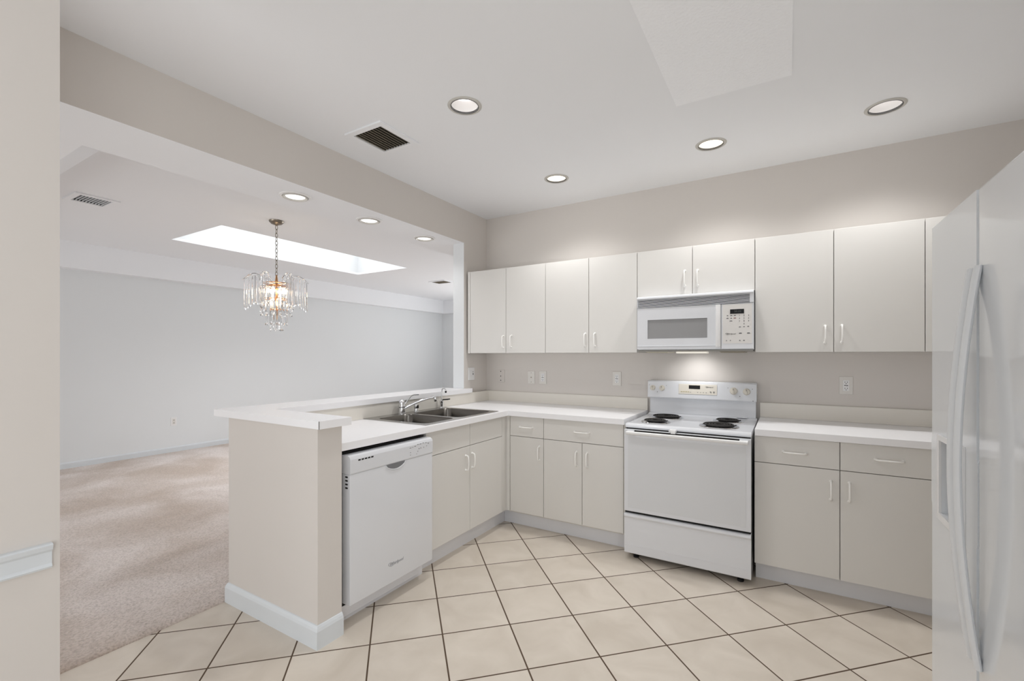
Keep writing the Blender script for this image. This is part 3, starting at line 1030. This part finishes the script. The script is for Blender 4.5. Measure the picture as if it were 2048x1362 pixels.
MB().lathe((0.085, -1.075, fz), [(.022, 0), (.021, .004), (.014, .008), (.013, .022)], n=22).build('base', 'chrome', sp, smooth=True)
MB().lathe((0.085, -1.075, fz + .0225), [(.012, 0), (.017, .006), (.0175, .028), (.013, .036), (.006, .038)], n=22).build('nozzle', 'chrome', sp, smooth=True)
MB().box(0.098, 0.106, -1.08, -1.066, fz + .026, fz + .050, bev=.002).build('trigger', 'black', sp)
wt = thing('water_tap', 'slim chrome filtered water tap at the back sink corner', 'tap', (0.085, -0.775, fz))
wx, wy = 0.085, -0.775
MB().lathe((wx, wy, fz), [(.022, 0), (.021, .005), (.014, .010), (.013, .035), (.016, .040), (.016, .055), (.008, .062)], n=22).build('base', 'chrome', wt, smooth=True)
gp = [(wx, wy, fz + .058), (wx, wy, fz + .13), (wx + .002, wy + .001, fz + .148), (wx + .010, wy + .004, fz + .158), (wx + .022, wy + .01, fz + .158), (wx + .030, wy + .014, fz + .148), (wx + .032, wy + .015, fz + .134)]
MB().tube(gp, .0055, n=10).build('gooseneck', 'chrome', wt, smooth=True)
MB().lathe((wx + .032, wy + .015, fz + .122), [(.006, 0), (.0075, .003), (.0075, .016)], n=14).build('tip', 'black', wt)
MB().tube([(wx + .008, wy + .004, fz + .066), (wx + .045, wy + .024, fz + .069), (wx + .062, wy + .034, fz + .072)], [.005, .0055, .004], n=8).build('lever', 'black', wt, smooth=True)

# ------------------------------------------------------------------ refrigerator
fx, fy0, fy1, fzt = 2.894, -2.68, -1.765, 1.742
fr = thing('refrigerator', 'tall glossy white side-by-side refrigerator at the right edge', 'refrigerator', (3.28, (fy0 + fy1) / 2, 0))
MB().box(fx + .072, 3.66, fy0 + .004, fy1 - .004, 0.03, 1.725, bev=.004).build('body', 'fridge', fr)
seam = -2.168
# freezer door with a dispenser recess
dy0, dy1, dz0, dz1 = -2.070, -1.872, 0.885, 1.098
b = MB().cells([seam + .003, dy0, dy1, fy1], [0.09, dz0, dz1, fzt], lambda y, z: dy0 < y < dy1 and dz0 < z < dz1, fx, fx + .07, 'x')
bmesh.ops.bevel(b.bm, geom=[e for e in b.bm.edges if e.calc_length() > .3 and abs(e.verts[0].co.x - fx) < 1e-4 and abs(e.verts[1].co.x - fx) < 1e-4 and e.is_manifold and e.calc_face_angle(0) > 1], offset=.007, segments=3, affect='EDGES')
fd = b.build('freezer_door', 'fridge', fr)
b = MB().box(fx + .055, fx + .060, dy0, dy1, dz0, dz1)
dsp = b.build('dispenser_recess', 'disp_in', fd)
b = MB().cells([dy0 - .012, dy0, dy1, dy1 + .02], [dz0 - .02, dz0, dz1, dz1 + .015], lambda y, z: dy0 < y < dy1 and dz0 < z < dz1, fx - .006, fx - .0002, 'x')
b.build('dispenser_frame', 'white_plastic', fd)
MB().box(fx + .01, fx + .054, dy0 + .05, dy1 - .05, dz1 - .05, dz1 - .002, bev=.004).build('dispenser_spout', 'disp_in', fd)
b = MB().box(fx, fx + .07, fy0, seam - .003, 0.09, fzt, bev=.007, seg=3)
rd = b.build('fresh_food_door', 'fridge', fr, smooth=True)


def fridge_handle(par, y):
    pts = []
    for k in range(25):
        s = k / 24
        z = .615 + s * (1.556 - .615)
        o = math.sin(math.pi * s) ** .9 * .036 + .001
        pts.append((fx - .004 - o, y, z))
    MB().tube(pts, .014, n=12, rb=.0075, ref=(1, 0, 0)).build('handle', 'fridge_handle', par, smooth=True)


fridge_handle(fd, -2.140)
fridge_handle(rd, -2.190)
MB().box(fx + .03, 3.6, fy0 + .01, fy1 - .01, 0.0, 0.085).build('base_grille', 'kick', fr)
for y in (fy0 + .05, fy1 - .05):
    MB().box(fx + .02, fx + .12, y - .03, y + .03, fzt + .0005, fzt + .018, bev=.004).build('hinge_cover', 'white_plastic', fr)


# ------------------------------------------------------------------ wall plates
def plate(label, x, z, kind, group='wall plates', name='outlet_plate'):
    """on the back wall, facing -y, centre x,z"""
    t = thing(name, label, 'outlet', (x, -0.0005, z), group)
    MB().box(x - .036, x + .036, -.006, -.0005, z - .058, z + .058, bev=.002).build('plate', 'plate_white' if kind != 'almond' else 'wall_beige', t)
    yy = -.0075
    if kind == 'duplex':
        f = MB().box(x - .0165, x + .0165, yy, -.006, z - .035, z + .035, bev=.001).build('receptacle', 'white_plastic', t)
        b = MB()
        for dz in (-.02, .02):
            b.box(x - .0075, x - .005, yy - .0004, yy, z + dz - .002, z + dz + .006).box(x + .005, x + .0075, yy - .0004, yy, z + dz - .002, z + dz + .006)
            b.lathe((x, yy, z + dz - .008), [(.0026, 0), (.0026, .0004)], n=10, axis=(0, -1, 0))
        b.box(x - .010, x - .001, yy - .0004, yy, z - .002, z + .003).box(x + .001, x + .010, yy - .0004, yy, z - .003, z + .002)
        b.build('slots', 'legend_dark', f)
    elif kind == 'blank':
        for dz in (-.042, .042):
            MB().lathe((x, -.006, z + dz), [(.0035, 0), (.003, .001)], n=10, axis=(0, -1, 0)).build('screw', 'nickel', t)
        MB().lathe((x, -.006, z), [(.006, 0), (.006, .002)], n=14, axis=(0, -1, 0)).build('jack', 'nickel', t)
    else:
        for dz in (-.04, .0, .045):
            MB().lathe((x - .005, -.006, z + dz), [(.005, 0), (.005, .001)], n=10, axis=(0, -1, 0)).build('screw_hole', 'dark', t)
    return t


plate('beige wall plate with three dark holes nearest the inner corner', 0.174, 1.151, 'almond')
plate('white blank wall plate with one centre jack left of the small outlet', 0.500, 1.146, 'blank')
plate('white outlet just right of the blank jack plate', 0.619, 1.148, 'duplex')
plate('white outlet on the backsplash wall just left of the range', 1.306, 1.155, 'duplex')
plate('white outlet on the wall between range and refrigerator', 2.837, 1.151, 'duplex')
# beige-white switch plate on the short wall by the bar (faces +x)
t = thing('switch_plate', 'white switch plate on the short wall beside the pass-through opening', 'switch', (0.0005, -0.254, 1.178), 'wall plates')
MB().box(.0005, .006, -.302, -.206, 1.120, 1.236, bev=.002).build('plate', 'white_plastic', t)
MB().box(.006, .0085, -.292, -.262, 1.145, 1.211, bev=.001).build('rocker', 'white_plastic', t)
f = MB().box(.006, .0080, -.246, -.216, 1.145, 1.211, bev=.001).build('receptacle', 'white_plastic', t)
MB().box(.008, .0084, -.238, -.226, 1.168, 1.182).box(.008, .0084, -.24, -.236, 1.192, 1.200).box(.008, .0084, -.228, -.224, 1.192, 1.200).build('slots', 'legend_dark', f)
# outlet low on the dining room wall
t = thing('outlet_plate', 'small white outlet low on the long dining room wall', 'outlet', (XW + .0005, -0.714, 0.436), 'wall plates')
MB().box(XW + .0005, XW + .006, -.750, -.678, .378, .494, bev=.002).build('plate', 'white_plastic', t)
f = MB().box(XW + .006, XW + .0075, -.731, -.697, .400, .472, bev=.001).build('receptacle', 'plate_white', t)
MB().box(XW + .0075, XW + .008, -.720, -.716, .450, .460).box(XW + .0075, XW + .008, -.712, -.708, .450, .460).box(XW + .0075, XW + .008, -.720, -.716, .412, .422).box(XW + .0075, XW + .008, -.712, -.708, .412, .422).build('slots', 'legend_dark', f)


# ------------------------------------------------------------------ ceiling vents
def vent(label, x0, x1, y0, y1, z, fr_w, n, along, slat, dark_back=True):
    t = thing('air_vent', label, 'vent', ((x0 + x1) / 2, (y0 + y1) / 2, z), 'ceiling vents')
    ix0, ix1, iy0, iy1 = x0 + fr_w, x1 - fr_w, y0 + fr_w, y1 - fr_w
    MB().cells([x0, ix0, ix1, x1], [y0, iy0, iy1, y1], lambda x, y: ix0 < x < ix1 and iy0 < y < iy1, z - .011, z - .0005, 'z').build('frame', 'ceiling', t)
    zt = z + .10
    db = MB().cells([ix0 + .0003, ix0 + .002, ix1 - .002, ix1 - .0003], [iy0 + .0003, iy0 + .002, iy1 - .002, iy1 - .0003], lambda x, y: ix0 + .002 < x < ix1 - .002 and iy0 + .002 < y < iy1 - .002, z - .002, zt, 'z')
    db.box(ix0 - .004, ix1 + .004, iy0 - .004, iy1 + .004, zt, zt + .004)
    lab(db.build('duct', 'dark', t), 'dark duct behind the slats')
    for k in range(n):
        f = (k + .5) / n
        if along == 'y':
            x = ix0 + (ix1 - ix0) * f
            w = (ix1 - ix0) / n
            b = MB().prism([(x + w * .13, z - .0095), (x + w * .21, z - .009), (x - w * .06, z + .0015), (x - w * .14, z + .001)], 'y', iy0 + .0025, iy1 - .0025)
        else:
            y = iy0 + (iy1 - iy0) * f
            w = (iy1 - iy0) / n
            b = MB().prism([(y - w * .28, z - .009), (y - w * .16, z - .0095), (y + w * .16, z + .010), (y + w * .06, z + .0105)], 'x', ix0 + .0025, ix1 - .0025)
        b.build('slat', slat, t)
    return t


vent('square ceiling vent with dark bronze slats above the dishwasher', 0.247, 0.549, -1.859, -1.543, ZC, .036, 10, 'y', 'louver')
vent('white ceiling vent with light slats at the left of the dining ceiling', -2.705, -2.40, -2.352, -2.060, ZC, .040, 10, 'x', 'ceiling')
vent('small dark ceiling vent far back beyond the skylight', -2.98, -2.62, 2.52, 2.80, ZC, .03, 8, 'x', 'louver')

# stippled ceiling panel (closed-over opening)
b = MB().box(2.005, 2.527, -2.05, -1.147, ZC - .004, ZC - .0003)
tag(b.build('ceiling_panel', 'panel'), 'rectangular rough white stippled panel on the kitchen ceiling', 'panel')


# ------------------------------------------------------------------ recessed lights
def can_light(label, c, lampmat, z=ZC):
    t = thing('recessed_light', label, 'light', (c[0], c[1], z), 'recessed kitchen lights')
    MB().ring((c[0], c[1], z), [(.091, -.0005), (.089, -.003), (.080, -.006), (.0745, -.004), (.0745, -.0005)]).build('trim_ring', 'bezel', t, smooth=True)
    MB().ring((c[0], c[1], z), [(.0744, -.005), (.0744, .006), (.0715, .006), (.0715, -.005)]).build('inner_edge', 'wire_dark', t)
    MB().lathe((c[0], c[1], z + .006), [(.0714, 0), (.066, .03), (.056, .062)], n=40, cap0=False, cap1=False).build('reflector', 'baffle' if lampmat == 'lamp_cool' else 'lamp_warm', t, smooth=True)  # in the warm cans the glow is put into the reflector itself
    MB().lathe((c[0], c[1], z + .055), [(.054, 0), (.050, .012)], n=32).build('lamp', lampmat, t, smooth=True)
    return t


can_light('recessed ceiling light nearest the square bronze vent, glowing white', KL[0], 'lamp_cool')
can_light('warm recessed ceiling light in front of the cabinets nearest the corner', KL[1], 'lamp_warm')
can_light('warm recessed ceiling light roughly above the range', KL[2], 'lamp_warm')
can_light('recessed ceiling light nearest the refrigerator, glowing bright white', KL[3], 'lamp_cool')
for i, c in enumerate(KL):
    spot('can_lamp', (c[0], c[1], ZC - .005), 29 if i else 29, angle=134, blend=.9, size=.07)


def gimbal_light(label, y):
    x = -0.196
    t = thing('gimbal_light', label, 'light', (x, y, ZB), 'beam downlights')
    MB().ring((x, y, ZB), [(.096, -.001), (.094, -.005), (.079, -.008), (.076, -.001)]).build('trim_ring', 'white_plastic', t, smooth=True)
    MB().ring((x, y, ZB), [(.0758, -.001), (.075, -.012), (.070, -.014), (.060, -.006), (.058, -.001)]).build('eyeball', 'bezel', t, smooth=True)
    MB().lathe((x, y, ZB - .009), [(.0575, .005), (.0575, .0085)], n=32).build('lamp', 'lamp_cool', t)
    return t


g0 = gimbal_light('round eyeball downlight under the beam, nearest of three', -1.885)
dup(g0, (0, .603, 0), 'round eyeball downlight under the beam, middle of three')
dup(g0, (0, 1.213, 0), 'round eyeball downlight under the beam, farthest by the jamb')
for y in (-1.885, -1.282, -.672):
    spot('beam_lamp', (-0.196, y, ZB - .026), 5, angle=140, blend=.8, size=.05)
# lamp under the microwave
spot('hood_lamp', (1.945, -0.22, 1.355), 2.9, angle=125, blend=.9, size=.04, rot=(math.radians(35), 0, 0))

# ------------------------------------------------------------------ chandelier
cx, cy = -1.794, -1.035
ch = thing('chandelier', 'crystal chandelier with hanging prisms on a chain in the dining room', 'chandelier', (cx, cy, ZC))
MB().lathe((cx, cy, ZC - .0005), [(.068, 0), (.066, -.012), (.048, -.030), (.016, -.040), (.008, -.048)], n=32).build('canopy', 'nickel', ch, smooth=True)
b = MB()
zt_, zb_ = ZC - .046, 2.13
nl = 13
lh = (zt_ - zb_) / nl
for k in range(nl):
    zc = zt_ - lh * (k + .5)
    pts = []
    for j in range(14):
        a = 2 * math.pi * j / 14
        u = math.cos(a) * .011
        w = math.sin(a) * (lh * .62)
        pts.append((cx + (u if k % 2 else 0), cy + (0 if k % 2 else u), zc + w))
    b.tube(pts, .0026, n=6, closed=True)
b.build('chain', 'nickel', ch, smooth=True)
b = MB().lathe((cx, cy, 1.70), [(.006, 0), (.010, .05), (.006, .1), (.012, .2), (.007, .3), (.014, .38), (.006, .44)], n=14)
for r, z in ((.115, 2.055), (.135, 2.015), (.095, 1.905), (.055, 1.80)):
    b.tube([(cx + r * math.cos(2 * math.pi * k / 32), cy + r * math.sin(2 * math.pi * k / 32), z) for k in range(32)], .004, n=6, closed=True)
    for k in range(4):
        a = math.pi / 2 * k + .3
        b.tube([(cx, cy, z - .01), (cx + r * math.cos(a), cy + r * math.sin(a), z)], .003, n=6)
frm = b.build('frame', 'gold', ch, smooth=True)


def arm_top(r):
    s = (r - .09) / (.285 - .09)
    return 2.065 + .088 * math.sin(math.pi * min(1, s * .80 + .08)) - .02 * s


NA = 6
for k in range(NA):
    a = 2 * math.pi * k / NA - 0.025
    pts = [(cx + r * math.cos(a), cy + r * math.sin(a), arm_top(r)) for r in [.10 + .19 * j / 10 for j in range(11)]]
    MB().tube(pts, .0032, n=6).build('arm', 'gold' if False else 'chrome', ch, smooth=True)


def crystal_mb(L, w):
    mb = MB()
    prof = [(w * .15, 0), (w * .5, -.008), (w * .5, -L + .035), (w * .62, -L + .022), (.0008, -L)]
    mb.lathe((0, 0, 0), prof, n=6)
    mb.sphere((0, 0, .008), .0075, n=8)
    for v in mb.bm.verts:
        if v.co.z < -.001: v.co.y *= .55
    return mb


WLOC_ = WLOC
protos = {}


def hang(x, y, z, L, w, ang):
    key = (round(L, 3), w)
    if key not in protos:
        o = crystal_mb(L, w).build('crystal', 'crystal', None, origin=(0, 0, 0))
        o.parent = ch
        protos[key] = o
    else:
        o = protos[key].copy()
        COL.objects.link(o)
        o.parent = ch
    o.location = Vector((x, y, z)) - WLOC['chandelier']
    o.rotation_euler = (0, 0, ang)


for k in range(NA):
    a = 2 * math.pi * k / NA - 0.025
    for j, r in enumerate((.125, .160, .195, .222, .244, .262)):
        s = 1 if j % 2 else -1
        aa = a + s * .012 / r
        hang(cx + r * math.cos(aa), cy + r * math.sin(aa), arm_top(r) - .014, .31 if j in (3, 4, 5) else .29, .027, aa)
for n_, r, z, L in ((14, .135, 2.0, .27), (11, .095, 1.892, .25), (7, .055, 1.79, .205)):
    for k in range(n_):
        a = 2 * math.pi * k / n_ + r
        hang(cx + r * math.cos(a), cy + r * math.sin(a), z, L, .026, a + 1.57)
for k in range(6):
    a = 2 * math.pi * k / 6 + .1
    x, y = cx + .072 * math.cos(a), cy + .072 * math.sin(a)
    MB().sphere((x, y, 1.985), .015, sz=1.7, n=12).build('bulb', 'bulb', ch, smooth=True)
    if k % 2 == 0:
        MB().sphere((cx + .045 * math.cos(a), cy + .045 * math.sin(a), 1.86), .014, sz=1.7, n=12).build('bulb', 'bulb', ch, smooth=True)

pl = bpy.data.lights.new('chandelier_glow', 'POINT')
pl.energy, pl.color, pl.shadow_soft_size = 1.6, (1.0, 0.82, 0.6), 0.05
po = bpy.data.objects.new('chandelier_glow', pl)
po.location = (cx, cy, 1.93)
COL.objects.link(po)
